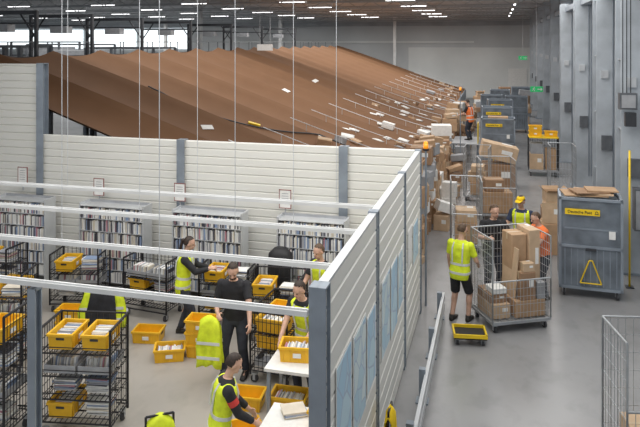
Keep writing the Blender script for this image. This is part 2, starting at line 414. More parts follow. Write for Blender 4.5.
def stack(x,y,hmax,wb=.55,z0=0,jit=.03,wild=0):
    z=z0
    while z<hmax:
        h=random.uniform(.16,.5); w=random.uniform(.6,1)*wb; d=random.uniform(.6,1)*wb
        cbox(x+random.uniform(-jit,jit),y+random.uniform(-jit,jit),z,w,d,h,random.uniform(-.12,.12)*(1+wild)); z+=h+.003
    if wild:
        q=random.random()
        if q<.3:
            a=random.uniform(.1,.35)*random.choice([-1,1]); w=random.uniform(.4,.7)
            cbox(x,y,z+.5*w*math.sin(abs(a)),w,random.uniform(.3,.5),random.uniform(.12,.35),rot=(0,a,random.uniform(-.5,.5)))
        elif q<.5: obox(x,y,z,.5,.4,.3,random.uniform(-.4,.4))
yy=13.8
while yy<44:
    if not(28.3<yy<31.3):
        stack(-2.08,yy,random.choice([.8,1.0,1.2,1.5,1.8]),.76,wild=1)
        if random.random()<.45 and yy>17.9: stack(-1.45,yy+.1,random.uniform(.15,.9),.5,wild=1)
    yy+=random.uniform(.74,.86)
for k in range(NCH):
    nq=6 if k<9 else 4
    for q in range(nq):
        x=-6.0+random.random()**.6*3.1; v=(-.38+.76*((q+.5)/nq))
        y=YC+PITCH*k+v*PITCH
        w,d,h=random.uniform(.3,.62),random.uniform(.22,.34),random.uniform(.05,.26)
        if random.random()<.55:
            o=G().box((0,0,.012),(w*.8,d*1.1,.024)).ell((0,0,.02),(w*.36,d*.48,.035)).obj('mail_bag',random.choice([M_white,M_white,M_grey]),smooth=True,label='flat plastic mailing bag on the chute',cat='parcel',group='parcels on the chutes')
            lie(o,x,y,random.uniform(-.6,.6),.014)
        else:
            o=cbox(x,y,0,w,d,h,group='parcels on the chutes',name='parcel'); lie(o,x,y,random.uniform(-.5,.5),.025)
for k in range(18):
    x=random.uniform(-9.5,-5.5); y=YC+PITCH*random.randint(1,12)+random.uniform(-.8,.8)
    o=G().box((0,0,.006),(.34,.24,.012)).obj('mail_envelope',M_white,label='white envelope lying on the brown chute',cat='envelope',group='envelopes on the chutes'); lie(o,x,y,random.uniform(0,3),.014)
# ---------------------------------------------------------------- wheels, cages
def wheel(g,x,y,r=.06): g.cyl((x-.02,y,r),(x+.02,y,r),r,n=14)
def add_wheels(root,w,d,r=.06,inset=.08):
    for sx in(-1,1):
        for sy in(-1,1):
            g=G(); wheel(g,sx*(w/2-inset),sy*(d/2-inset),r); g.obj('wheel',M_tyre,root)
            g=G(); g.box((sx*(w/2-inset),sy*(d/2-inset),r*2+.015),(.07,.09,.02)); g.box((sx*(w/2-inset)-.03,sy*(d/2-inset),r*1.4),(.008,.04,r*1.4)); g.box((sx*(w/2-inset)+.03,sy*(d/2-inset),r*1.4),(.008,.04,r*1.4)); g.obj('castor_fork',M_wire,root)
def meshpanel(w,z0,z1,dx=.09,dz=.2,b=.006,f=.014):
    g=G()
    g.path([(-w/2,0,z0),(-w/2,0,z1),(w/2,0,z1),(w/2,0,z0),(-w/2,0,z0)],f,8)
    n=max(1,int(w/dx))
    for i in range(1,n): g.box((-w/2+w*i/n,0,(z0+z1)/2),(b,b,z1-z0))
    n=max(1,int((z1-z0)/dz))
    for i in range(0,n+1): g.box((0,0,z0+(z1-z0)*i/n),(w,b,b))
    return g
def roll_cage(loc,rz,w=1.1,d=.75,h=1.75,m=None,label='tall wire roll cage on castors',front=False,group='roll cages',dx=.09,dz=.2):
    m=m or M_wire
    r=thing('roll_cage',label,'roll cage',loc,rz,group)
    g=G().box((0,0,.17),(w,d,.04))
    for i in range(8): g.box((-w/2+w*(i+.5)/8,0,.2),(.03,d,.02))
    g.obj('base_platform',m,r)
    add_wheels(r,w,d)
    meshpanel(d,.2,h,dx,dz).obj('side_panel',m,r,loc=(-w/2,0,0),rz=math.pi/2)
    meshpanel(d,.2,h,dx,dz).obj('side_panel',m,r,loc=(w/2,0,0),rz=math.pi/2)
    meshpanel(w,.2,h,dx,dz).obj('back_panel',m,r,loc=(0,d/2,0))
    if front: meshpanel(w,.2,h*.55,dx,dz).obj('front_gate',m,r,loc=(0,-d/2,0))
    return r
CA=math.radians(28); CB=(.24,12.75)
roll_cage((*CB,0),CA,1.15,.85,1.68,label='wire roll cage loaded with tall cardboard boxes',front=True,dx=.065,dz=.14)
def incage(base,rz,x,y):
    p=Matrix.Rotation(rz,3,'Z')@V((x,y,0)); return base[0]+p.x,base[1]+p.y
for (x,y,z,w,d,h,k) in [(-.34,.0,.21,.36,.6,.26,1),(-.36,.02,.473,.32,.5,.16,2),(-.34,-.1,.636,.28,.3,.10,3),(.22,0,.21,.60,.68,.3,0),(.15,.12,.513,.30,.38,1.12,0),(.43,.1,.513,.22,.46,1.2,1),(.18,-.24,.513,.30,.18,.50,2),(.20,-.24,1.016,.22,.16,.16,1),(.45,-.26,.513,.16,.14,.3,4)]:
    X,Y=incage(CB,CA,x,y); cbox(X,Y,z,w,d,h,CA,k,group='boxes in the roll cage')
X,Y=incage(CB,CA,-.06,.02)
o=G().box((0,0,.6),(.02,.5,1.2)).obj('flattened_carton',M_card2,loc=(X,Y,.215),label='tall folded cardboard sheet leaning inside the roll cage',cat='cardboard')
o.rotation_euler=(0,.09,CA)
roll_cage((1.78,8.65,0),math.radians(12),.85,.75,1.75,label='wire roll cage beside the aisle holding a cardboard box',front=True)
cbox(1.8,8.6,.21,.6,.5,.45,.2,1)
roll_cage((-.75,17.0,0),math.radians(5),.75,.8,1.75,front=True)
cbox(-.75,17.0,.21,.55,.6,.5,.05,0); cbox(-.75,17.0,.714,.5,.5,.3,.1,1)
roll_cage((-.02,20.2,0),math.radians(10),1.0,.8,1.75,front=True)
cbox(-.02,20.2,.21,.85,.65,.6,.17,0); cbox(-.1,20.2,.813,.55,.5,.35,.2,2)
roll_cage((-.62,22.4,0),math.radians(-5),.8,.8,1.75); stack(-.62,22.4,1.0,.6,.21,.02)
cbox(.05,24.6,.0,1.1,.9,.85,.1,2)
cbox(.0,24.6,1.0,1.25,.8,.55,kind=1,rot=(0,.22,.1))
cbox(1.35,17.3,0,.6,.6,.75,.1,0); cbox(1.35,17.3,.753,.5,.5,.5,-.1,1); obox(1.35,17.3,1.257,.42,.36,.25,.2)
cbox(1.5,18.6,0,.7,.6,.8,0,2)
roll_cage((2.1,23.5,0),.05,.8,.8,1.75)
# ---------------------------------------------------------------- grey aluminium containers
def text_obj(s,size,m,parent,loc,rot,name='lettering'):
    cu=bpy.data.curves.new('t','FONT'); cu.body=s; cu.size=size; cu.extrude=.002; cu.offset=.001; cu.align_x='CENTER'; cu.align_y='CENTER'
    t=bpy.data.objects.new('t',cu); COL.objects.link(t); bpy.context.view_layer.update()
    me=bpy.data.meshes.new_from_object(t.evaluated_get(bpy.context.evaluated_depsgraph_get()))
    bpy.data.objects.remove(t); me.materials.clear(); me.materials.append(m)
    o=bpy.data.objects.new(name,me); COL.objects.link(o); o.parent=parent; o.location=loc; o.rotation_euler=rot; return o
def container(loc,rz,w=1.2,d=.85,h=2.05,detail=True):
    r=thing('mail_container','tall grey aluminium mail roll container with yellow markings','container',loc,rz,'aluminium roll containers')
    g=G(); z0=.2
    g.box((-w/2,0,(h+z0)/2),(.03,d,h-z0)); g.box((w/2,0,(h+z0)/2),(.03,d,h-z0))
    g.box((0,d/2,(h+z0)/2),(w,.03,h-z0)); g.box((0,-d/2+.02,(h+z0)/2),(w,.03,h-z0)); g.box((0,0,z0+.02),(w,d,.05)); g.box((0,0,h-.08),(w-.03,d-.03,.03))
    g.obj('body',M_alu,r)
    g=G()
    for sx in(-1,1):
        for sy in(-1,1): g.box((sx*w/2,sy*d/2,(h+z0)/2),(.05,.05,h-z0+.04))
    for z in (z0,h*.52,h):
        for sy in(-1,1): g.box((0,sy*d/2,z),(w+.05,.05,.05))
        for sx in(-1,1): g.box((sx*w/2,0,z),(.05,d+.05,.05))
    g.obj('frame',M_column,r)
    for i in range(9): G().box((-w*.42+i*w*.105,-d/2+.005,z0+(h*.52-z0)/2),(.018,.02,h*.52-z0-.1)).obj('rib',M_post,r)
    G().box((0,-d/2+.003,h*.70),(w*.86,.02,.03)).obj('rib',M_post,r)
    add_wheels(r,w,d,.09)
    if detail:
        g=G(); zb=.32; zt=.78
        g.path([(-.20,-d/2-.05,zb),(-.03,-d/2-.05,zt),(.03,-d/2-.05,zt),(.20,-d/2-.05,zb),(-.20,-d/2-.05,zb)],.013,8)
        g.obj('drawbar',M_yelsteel,r)
        G().box((-.16,-d/2-.045,h-.25),(.66,.012,.12)).obj('name_strip',M_yelsteel,r)
        text_obj('Deutsche Post',.078,M_black,r,(-.21,-d/2-.053,h-.252),(math.pi/2,0,0))
        cx,cz=.11,h-.247
        pts=[(cx+.026*math.cos(a*math.pi/6),-d/2-.055,cz+.026*math.sin(a*math.pi/6)) for a in range(0,12)]
        G().path(pts+[pts[0]],.005,6).path([(cx-.04,-d/2-.055,cz-.026),(cx+.04,-d/2-.055,cz-.03)],.005,6).obj('post_horn_emblem',M_black,r)
        G().box((.4,-d/2-.04,h*.66),(.12,.008,.16)).obj('document_holder',M_white,r)
        G().box((0,-d/2-.05,h*.5+.0),(.2,.03,.05)).obj('latch',M_dark,r)
    return r
container((1.86,14.75,0),math.radians(-3),w=1.16,h=2.0)
for i,(x,y,z,rz,m) in enumerate([(1.75,14.75,2.03,.1,M_card),(1.95,14.8,2.058,-.12,M_card2),(1.85,14.72,2.086,.3,M_card3),(2.1,14.8,2.114,.05,M_card)]):
    G().box((0,0,.012),(.85-.08*i,.6-.05*i,.024)).obj('flattened_carton',m,loc=(x,y,z),rz=rz,label='flattened brown carton lying on the grey container',cat='cardboard',group='flat cartons on the container')
container((.05,28.3,0),0,w=1.3); container((.0,31.5,0),0.05,w=1.3,h=2.2); container((.15,35.5,0),.1,h=2.2); container((-.3,40.5,0),0,detail=False); container((1.1,40,0),0,detail=False); container((.2,45,0),.05,detail=False); container((1.6,48,0),.05,detail=False)
cbox(.05,28.3,2.0,.8,.5,.12,0,0)
for (x,y) in [(-1.1,47),(1.7,44),(-1.2,50),(.6,52)]: stack(x,y,random.uniform(.8,2.0),.9,wild=1)
# ---------------------------------------------------------------- yellow crate
CH=.205
def crate_mesh(w=.48,d=.33,h=CH,t=.015):
    g=G(); k=.94
    def ring(wx,dy,z): return [(-wx/2,-dy/2,z),(wx/2,-dy/2,z),(wx/2,dy/2,z),(-wx/2,dy/2,z)]
    vs=ring(w*k,d*k,0)+ring(w,d,h-.03)+ring(w+.03,d+.03,h-.03)+ring(w+.03,d+.03,h)+ring(w-2*t,d-2*t,h)+ring(w*k-2*t,d*k-2*t,t)
    fs=[(3,2,1,0)]
    for a in range(5):
        for i in range(4): fs.append((a*4+i,a*4+(i+1)%4,a*4+4+(i+1)%4,a*4+4+i))
    fs.append((20,21,22,23)); g.add(vs,fs)
    for i in range(5):
        x=-w*.4+w*.2*i
        g.box((x,-d*.49,h*.42),(.012,.02,h*.7)); g.box((x,d*.49,h*.42),(.012,.02,h*.7))
    return g
CR=thing('mail_crate','yellow plastic stackable mail crate','crate',(0,0,0),group='yellow mail crates')
crate_mesh().obj('crate_body',M_yel,CR)
for s in (-1,1): G().box((s*.236,0,.14),(.012,.11,.03)).obj('handle_slot',M_dark,CR)
G().box((0,-.173,.10),(.11,.006,.06)).obj('card_holder',M_white,CR)
_cr=[False]
def multi(g,allm,name,loc,rz,label,cat):
    o=g.obj(name,LET[0],loc=loc,rz=rz,label=label,cat=cat,kind='stuff')
    for mm in LET[1:]: o.data.materials.append(mm)
    for p,ci in zip(o.data.polygons,allm): p.material_index=ci
    return o
def letters_in(x,y,z,rz,w=.40,d=.24,h=.145):
    g=G(); px=-w/2; allm=[]
    while px<w/2-.02:
        t=random.uniform(.008,.03); n0=len(g.f); g.box((px+t/2,random.uniform(-.01,.01),h/2),(t*.85,d*random.uniform(.75,1),h*random.uniform(.75,1.15)),M=Matrix.Rotation(.12,4,'Y')); px+=t
        allm+=[random.choices(range(6),[7,3,1,3,1,1])[0]]*(len(g.f)-n0)
    multi(g,allm,'letters',(x,y,z+.02),rz,'tight row of letters standing in the crate','letters')
def crate(x,y,z,rz=0,fill=None):
    if not _cr[0]:
        CR.location=(x,y,z); CR.rotation_euler=(0,0,rz); _cr[0]=True
    else: copy_thing(CR,(x,y,z),rz)
    if fill or (fill is None and random.random()<.3): letters_in(x,y,z,rz)
def cstack(x,y,n,rz=0,z0=0,fill=None):
    for i in range(n): crate(x+random.uniform(-.01,.01),y+random.uniform(-.01,.01),z0+(CH+.002)*i,rz+random.uniform(-.03,.03),fill=(fill if i==n-1 else False))
def mailpile(x,y,z,rz,w=.34,d=.25,h=.2):
    g=G(); zz=0; allm=[]
    while zz<h:
        t=random.uniform(.006,.02); n0=len(g.f); g.box((random.uniform(-.015,.015),random.uniform(-.015,.015),zz+t/2),(w*random.uniform(.8,1),d*random.uniform(.8,1),t*.95),rz=random.uniform(-.1,.1)); zz+=t
        allm+=[random.choices(range(6),[8,3,1,3,1,2])[0]]*(len(g.f)-n0)
    multi(g,allm,'magazine_pile',(x,y,z),rz,'loose pile of mixed magazines and letters','mail pile')
def tray(x,y,z,rz):
    r=thing('letter_tray','grey plastic tray filled with letters','tray',(x,y,z),rz,'grey letter trays')
    w,d,h,t=.42,.5,.10,.01
    G().box((0,0,t/2),(w,d,t)).box((w/2,0,h/2),(t,d,h)).box((-w/2,0,h/2),(t,d,h)).box((0,d/2,h/2),(w,t,h)).box((0,-d/2,h/2),(w,t,h)).obj('tray_body',M_grey,r)
    letters_in(x,y,z-.01,rz,.36,.24,.14)
def trolley(x,y,rz,w=.95,d=.6,h=1.5,shelves=(.25,.75,1.2),m=None,lab='black wire mail trolley with shelves'):
    m=m or M_bwire
    r=thing('mail_trolley',lab,'trolley',(x,y,0),rz,'mail trolleys')
    g=G()
    for sx in(-1,1):
        g.path([(sx*w/2,-d/2,.14),(sx*w/2,-d/2,h),(sx*w/2,d/2,h),(sx*w/2,d/2,.14)],.018,8)
    g.path([(-w/2,d/2,h),(w/2,d/2,h)],.014,8); g.path([(-w/2,-d/2,.16),(w/2,-d/2,.16)],.014,8)
    g.obj('frame',m,r)
    for z in shelves:
        g=G(); n=14
        for i in range(n+1): g.box((-w/2+w*i/n,0,z),(.008,d,.008))
        for yy in (-d/2,0,d/2): g.box((0,yy,z-.008),(w,.016,.016))
        g.box((0,-d/2,z+.07),(w,.01,.01)); g.box((w/2,-d/2,z+.03),(.01,.01,.09)); g.box((-w/2,-d/2,z+.03),(.01,.01,.09)); g.obj('shelf',m,r)
    meshpanel(d,.2,h,.065,.15,.007,.009).obj('side_mesh',m,r,loc=(-w/2,0,0),rz=math.pi/2)
    meshpanel(d,.2,h,.065,.15,.007,.009).obj('side_mesh',m,r,loc=(w/2,0,0),rz=math.pi/2)
    meshpanel(w,.2,h,.08,.18,.007,.009).obj('back_mesh',m,r,loc=(0,d/2,0))
    add_wheels(r,w,d,.06,.05)
    return r
def troll_full(x,y,rz,fill='cpp',**k):
    trolley(x,y,rz,**k)
    sh=k.get('shelves',(.25,.75,1.2))
    for z,f in zip(reversed(sh),fill):
        for dx in (-.23,.23):
            p=Matrix.Rotation(rz,3,'Z')@V((dx,0,0))
            if f=='c': crate(x+p.x,y+p.y,z+.012,rz+math.pi/2,fill=True if random.random()<.7 else False)
            elif f=='p': mailpile(x+p.x,y+p.y,z+.012,rz,h=random.uniform(.14,.24))
            elif f=='t': tray(x+p.x,y+p.y,z+.012,rz)
            elif f in 'hk':
                if dx<0: crate(x+p.x,y+p.y,z+.012,rz+math.pi/2,fill=True)
                elif f=='k': mailpile(x+p.x,y+p.y,z+.012,rz,h=random.uniform(.12,.22))
troll_full(-5.35,7.75,math.radians(10),'ctpk',h=1.45,shelves=(.25,.55,.85,1.15))
troll_full(-6.55,7.3,math.radians(6),'cktp',h=1.7,shelves=(.25,.6,.95,1.3))
troll_full(-7.7,8.9,math.radians(15),'ktpk',h=1.55,shelves=(.25,.55,.85,1.15))
troll_full(-9.0,9.2,math.radians(5),'ckt',h=1.5)
troll_full(-9.6,11.0,0,'kp.',h=1.2,shelves=(.25,.55,.85))
troll_full(-7.9,11.3,.2,'ktp',h=1.1,shelves=(.25,.5,.75))
troll_full(-6.35,11.4,-.1,'tkp',h=1.1,shelves=(.25,.5,.75))
troll_full(-4.85,11.5,.05,'ktk',h=1.05,shelves=(.25,.5,.75))
troll_full(-3.75,11.1,0.1,'kpk',h=1.1,shelves=(.25,.5,.75))
troll_full(-3.3,9.9,1.5,'ckt',h=1.1,shelves=(.25,.5,.75))
cstack(-5.86,10.35,1,.2,fill=False); cstack(-4.73,10.1,3,.1); cstack(-8.6,10.35,4,.1)
cstack(-3.45,8.85,1,.1); cstack(-7.4,10.35,2,.2); cstack(-3.2,8.05,1,.6,fill=False)
cstack(-2.5,11.9,4,0.05); cstack(-1.9,11.9,2,0); cstack(-5.2,9.85,1,.4,fill=True)
# ---------------------------------------------------------------- tables
def table(x,y,w,d,h,rz=0):
    r=thing('sorting_table','white topped work table with grey steel legs','table',(x,y,0),rz,'work tables')
    G().box((0,0,h-.02),(w,d,.04)).obj('table_top',M_white,r)
    for sx in(-1,1):
        for sy in(-1,1): G().box((sx*(w/2-.05),sy*(d/2-.05),(h-.04)/2),(.045,.045,h-.04)).obj('leg',M_post,r)
    G().box((0,0,.25),(w-.1,d-.1,.02)).obj('lower_shelf',M_grey,r)
table(-2.3,8.55,1.35,.62,.88)
crate(-2.62,8.65,.88,.15,True); mailpile(-2.15,8.65,.88,.2,h=.12); mailpile(-2.2,8.4,.262,.2,h=.25); crate(-2.7,8.5,.262,.05,True)
table(-2.1,7.2,.95,.6,.88)
crate(-1.85,7.3,.88,1.5,True); mailpile(-2.28,7.33,.88,.5,w=.28,h=.05); crate(-2.3,7.2,.262,.05,True)
G().box((0,0,.003),(.3,.21,.006)).obj('paper_sheet',M_white,loc=(-2.32,7.05,.881),rz=.4,label='white sheet of paper on the table',cat='paper')
table(-2.15,10.0,1.0,.6,.88); cstack(-2.35,10.0,2,0,.88); crate(-1.9,10.0,.88,1.57,True)
r=thing('waste_bin','round white plastic waste bin on the floor','bin',(-6.5,10.35,0))
G().cyl((0,0,0),(0,0,.42),.15,.19,n=20).obj('bin_body',M_white,r,smooth=False)
G().cyl((0,0,.42),(0,0,.44),.2,.2,n=20).obj('rim',M_grey,r)
r=thing('mail_bag_stand','black mail bag hanging in a low stand beside the racks','bag',(-4.0,12.0,0))
G().loft([(V((0,0,.25)),.2,.12,V((1,0,0)),V((0,1,0))),(V((0,0,.8)),.25,.17,V((1,0,0)),V((0,1,0))),(V((0,0,1.15)),.23,.16,V((1,0,0)),V((0,1,0))),(V((0,0,1.26)),.12,.1,V((1,0,0)),V((0,1,0)))]).obj('bag',M_black,r,smooth=True)
for s in(-1,1): G().path([(s*.27,-.17,0),(s*.27,-.17,.95),(s*.27,.17,.95),(s*.27,.17,0)],.014).obj('stand_frame',M_wire,r)
# ---------------------------------------------------------------- racks with letters
TH=.022
letter_meshes=[G().box((0,0,.11),(TH,.24,.22)).mesh('letter',m) for m in LET]
WT=[9,3,1,3,4,2]
def rack(x,w,individual,y=12.42):
    r=thing('mail_sorting_rack','grey steel sorting rack filled with rows of letters','rack',(x,y,0),0,'sorting racks')
    d=.36;h=1.78
    for s in(-1,1): G().box((s*w/2,0,h/2),(.03,d,h)).obj('side_panel',M_rail,r)
    G().box((0,d/2,h/2),(w,.01,h)).obj('back_panel',M_grey,r)
    for k in range(7): G().box((0,0,.15+.262*k),(w-.03,d,.014)).obj('shelf',M_rail,r)
    n=50
    allg=G(); mi=[]
    for k in range(6):
        z=.158+.262*k
        for i in range(n):
            c=random.choices(range(6),WT)[0]; xx=x-w/2+.035+(w-.07)*(i+.5)/n; sc=random.uniform(.85,1.08)
            if individual and k>=6-individual:
                o=bpy.data.objects.new('letter',letter_meshes[c]); COL.objects.link(o)
                o.location=(xx,y-.05+random.uniform(-.02,.02),z+.001); o.rotation_euler=(0,random.uniform(-.03,.03),0); o.scale=(1,1,sc)
                tag(o,['white','cream','pink','grey','dark','blue'][c]+' letter bundle standing upright on the rack shelf','letter','letters in the racks')
            else:
                allg.box((xx,y-.05,z+.11*sc),(TH,.24,.22*sc)); mi+=[c]*6
    multi(allg,mi,'letters',(0,0,0),0,'rows of mixed letters standing on the rack shelves','letters')
rack(-10.1,1.3,0); rack(-7.83,1.5,3); rack(-5.65,1.5,3); rack(-3.47,1.35,0)
for (x,z) in [(-10.3,2.0),(-8.35,1.85),(-6.42,1.85),(-4.1,1.85)]:
    r=thing('notice_holder','framed notice sheet on a short stand above the rack','sign',(x,12.6,z+.2),0,'notice holders')
    g=G()
    for a in(-1,1): g.box((a*.12,0,0),(.012,.02,.38)); g.box((0,0,a*.18),(.25,.02,.012))
    g.obj('frame',M_maroon,r)
    G().box((0,0,0),(.23,.01,.35)).obj('sheet',M_white,r)
    for q in range(5): G().box((0,-.007,.11-.05*q),(.14,.003,.010)).obj('print',M_grey,r)
    G().box((0,.02,-.24),(.02,.02,.2)).obj('stand',M_grey,r)
# ---------------------------------------------------------------- beacons and exit signs
for (x,y,h) in [(-1.35,13.1,3.1),(-1.45,27.8,3.2)]:
    r=thing('beacon_light','orange warning beacon on a slim post','beacon',(x,y,0),0,'warning beacons')
    G().cyl((0,0,0),(0,0,h),.02,n=10).obj('post',M_post,r)
    G().cyl((0,0,h),(0,0,h+.10),.05,.045,n=14).ell((0,0,h+.10),.045).obj('lamp_dome',M_orange,r,smooth=True)
    G().cyl((0,0,h-.04),(0,0,h),.06,n=14).obj('lamp_base',M_black,r)
for (x,y,z) in [(2.0,36,2.75),(1.9,52,4.0)]:
    r=thing('exit_sign','green emergency exit sign with running figure and arrow','sign',(x,y,z),0,'exit signs')
    G().box((0,0,0),(.62,.08,.28)).obj('housing',M_green,r)
    q=-.045; K=.66
    def S(p): return (p[0]*K,p[1],p[2]*K)
    G().box(S((.2,q,0)),(.17,.01,.046)).add([S((.45,q-.005,0)),S((.3,q-.005,.13)),S((.3,q-.005,-.13))],[(0,1,2)]).obj('arrow',M_white,r)
    g=G()
    g.ell(S((-.18,q,.12)),(.026,.006,.026))
    for a,b,rr in [((-.2,q,.08),(-.25,q,-.03),.018),((-.25,q,-.03),(-.16,q,-.08),.014),((-.16,q,-.08),(-.18,q,-.16),.012),((-.25,q,-.03),(-.33,q,-.12),.014),((-.2,q,.06),(-.1,q,.0),.01),((-.21,q,.06),(-.3,q,.03),.01)]: g.cyl(S(a),S(b),rr)
    g.obj('pictogram',M_white,r)
    G().cyl((0,0,.14),(0,0,H-z),.012).obj('hanger_rod',M_rail,r)
def cart(x,y,rz=0):
    r=thing('transport_cart','grey wire transport cart carrying yellow crates','cart',(x,y,0),rz)
    G().box((0,0,.22),(1.1,.8,.06)).obj('base_platform',M_grey,r); add_wheels(r,1.1,.8,.08)
    meshpanel(1.1,.25,1.5,b=.012).obj('side_panel',M_dark,r,loc=(0,.4,0)); meshpanel(.8,.25,1.5,b=.012).obj('side_panel',M_dark,r,loc=(.55,0,0),rz=math.pi/2); meshpanel(.8,.25,1.5,b=.012).obj('side_panel',M_dark,r,loc=(-.55,0,0),rz=math.pi/2)
    G().box((0,0,1.5),(1.1,.8,.04)).obj('top_shelf',M_yelsteel,r)
cart(1.75,27.2); cbox(1.5,27.2,.25,.5,.6,.6,0,1); cbox(2.02,27.2,.25,.4,.5,.8,0,0); cbox(1.5,27.2,.853,.45,.5,.4,0,4)
crate(1.46,27.2,1.52,0,False); crate(2.04,27.2,1.52,0,False); crate(1.46,27.2,1.728,0,False)
r=thing('crate_dolly','low black dolly with yellow frame on the floor','dolly',(-.46,11.75,0),.15)
G().box((0,0,.13),(.55,.42,.04)).obj('platform',M_black,r); add_wheels(r,.55,.42,.045,.06)
g=G()
for a in (-1,1): g.box((a*.27,0,.17),(.03,.44,.06)); g.box((0,a*.21,.17),(.57,.03,.06))
g.obj('rim',M_yelsteel,r)
r=thing('work_platform','low grey steel work platform with handrail at the chute ends','platform',(-1.3,30.0,0))
G().box((0,0,.82),(1.1,2.2,.06)).obj('deck',M_grey,r)
for sx in(-1,1):
    for sy in(-1,1): G().box((sx*.5,sy*1.0,.4),(.06,.06,.8)).obj('leg',M_post,r)
G().path([(.52,-1.0,.85),(.52,-1.0,1.7),(.52,-.4,1.7),(.52,-.4,.85)],.02).obj('handrail',M_yelsteel,r)
# ---------------------------------------------------------------- PEOPLE
def ik(a,b,l1,l2,pole):
    d=b-a; L=d.length; mx=(l1+l2)*.995
    if L>mx: b=a+d.normalized()*mx; d=b-a; L=mx
    x=(l1*l1-l2*l2+L*L)/(2*L); h=math.sqrt(max(l1*l1-x*x,0)); u=d.normalized(); p=V(pole)-u*V(pole).dot(u); p.normalize()
    return a+u*x+p*h,b
def person(label,loc,yaw,h=1.8,lean=0,hands=None,feet=None,head=(0,0),top_m=None,sleeve='short',legs='long',leg_m=None,vest=True,hair='short',hair_m=None,cap=None,beard=False,female=False,accent=None,vest_m=None):
    k=h/1.8; top_m=top_m or M_shirt; leg_m=leg_m or M_trouser; hair_m=hair_m or M_hairb
    root=thing('person',label,'person',loc,yaw)
    root.scale=(k,k,k)
    L=math.radians(lean); hip=V((0,0,.95)); RL=Matrix.Rotation(-L,3,'X'); RH=Matrix.Rotation(-L*.4,3,'X')
    shift=V((0,-.14*math.sin(L),0))
    def up(p): return hip+RL@(V(p)-hip)+shift
    def secs(lo,hi,inf):
        out=[]
        S=[(.80,.15,.10),(.87,.165,.112),(.95,.17,.115),(1.08,.146 if not female else .132,.10),(1.25,.166 if not female else .15,.118),(1.38,.182 if not female else .162,.118),(1.455,.155 if not female else .14,.095),(1.51,.07,.062)]
        for z,w,d in S:
            if z<lo-1e-4 or z>hi+1e-4: continue
            if z<=.9: c=V((0,0,z))+shift; Rm=Matrix.Identity(3)
            elif z<=.96: c=V((0,0,z))+shift; Rm=RH
            else: c=up((0,0,z)); Rm=RL
            out.append((c,w+inf,d+inf,Rm@V((1,0,0)),Rm@V((0,1,0))))
        return out
    g=G(); g.loft(secs(.80,1.51,0))
    sh=[up((s*(.19 if not female else .165),0,1.425)) for s in(-1,1)]
    if hands is None: hands=[(-.28,.06,.80),(.28,.06,.80)]
    elb=[];wr=[]
    for i,s in enumerate((-1,1)):
        e,w=ik(sh[i],V(hands[i]),.29,.26,(s*.5,-.6,-.5)); elb.append(e);wr.append(w)
    feet=feet or [(-.11,.0),(.12,.03)]
    hp=[V((s*.09,0,.90))+shift for s in(-1,1)]; kn=[];an=[]
    for i in range(2):
        f=V((feet[i][0],feet[i][1],.085)); kk,a=ik(hp[i],f,.425,.425,(0.15*(-1 if i==0 else 1),1,0)); kn.append(kk);an.append(a)
    def arm(g,i,inf,end=1.0):
        e=elb[i]; g.ell(sh[i],.062+inf)
        if end<=.5:
            q=sh[i].lerp(e,end*2); g.cyl(sh[i],q,.056+inf,.049+inf,n=12)
        else:
            g.cyl(sh[i],e,.056+inf,.043+inf,n=12); g.ell(e,.043+inf); q=e.lerp(wr[i],(end-.5)*2); g.cyl(e,q,.043+inf,.029+inf*.9,n=12)
    def leg(g,i,inf,end=1.0):
        g.ell(hp[i],.09+inf)
        if end<=.5: g.cyl(hp[i],hp[i].lerp(kn[i],end*2),.09+inf,.066+inf*1.3,n=14)
        else: g.cyl(hp[i],kn[i],.09+inf,.06+inf,n=14); g.ell(kn[i],.06+inf); g.cyl(kn[i],kn[i].lerp(an[i],(end-.5)*2),.06+inf,.04+inf*1.3,n=14)
    for i in range(2):
        arm(g,i,0); leg(g,i,0)
        g.ell(kn[i].lerp(an[i],.3)+V((0,-.012,0)),(.056,.058,.12))
        g.ell(an[i],.042); g.loft([(an[i]+V((0,-.05,-.045)),.032,.035,V((1,0,0)),V((0,0,1))),(an[i]+V((0,.05,-.04)),.038,.04,V((1,0,0)),V((0,0,1))),(an[i]+V((0,.17,-.06)),.035,.018,V((1,0,0)),V((0,0,1)))],n=12)
        s=-1 if i==0 else 1
        d=(wr[i]-elb[i]).normalized()
        base=V((-s,0,-.9*abs(d.y))); n=(base-d*base.dot(d)).normalized(); sp=d.cross(n)
        if sp.dot(V((-s*.3,1,.6)))<0: sp=-sp
        w=wr[i]
        Mx=Matrix((sp,d,n)).transposed().to_4x4()
        g.ell(w,.029); g.ell(w+d*.055,(.042,.055,.018),M=Mx)
        for q,(ln) in enumerate((.070,.080,.074,.056)):
            b=w+d*(.088-.004*abs(q-1))+sp*(.030-.020*q)
            d1=(d*math.cos(.35)+n*math.sin(.35)); d2=(d*math.cos(.9)+n*math.sin(.9)); d3=(d*math.cos(1.4)+n*math.sin(1.4))
            p1=b+d1*ln*.45; p2=p1+d2*ln*.32; p3=p2+d3*ln*.23
            for a,c,r0,r1 in((b-d*.015,p1,.0095,.009),(p1,p2,.009,.0085),(p2,p3,.0085,.0075)):
                g.cyl(a,c,r0,r1,n=8); g.ell(c,r1,nu=8,nv=6)
        tb=w+d*.028+sp*.03; t1=tb+(d*.55+sp*.75+n*.2).normalized()*.035; t2=t1+(d*.9+sp*.3+n*.35).normalized()*.03
        g.cyl(tb-sp*.01,t1,.0125,.011,n=8); g.ell(t1,.011,nu=8,nv=6); g.cyl(t1,t2,.011,.009,n=8); g.ell(t2,.009,nu=8,nv=6)
    nb=up((0,0,1.48)); nt=up((0,.02,1.575))
    g.cyl(nb,nt,.058,.052,n=14)
    HR=Matrix.Rotation(math.radians(head[0]),3,'Z')@Matrix.Rotation(-math.radians(head[1])-L*.6,3,'X')
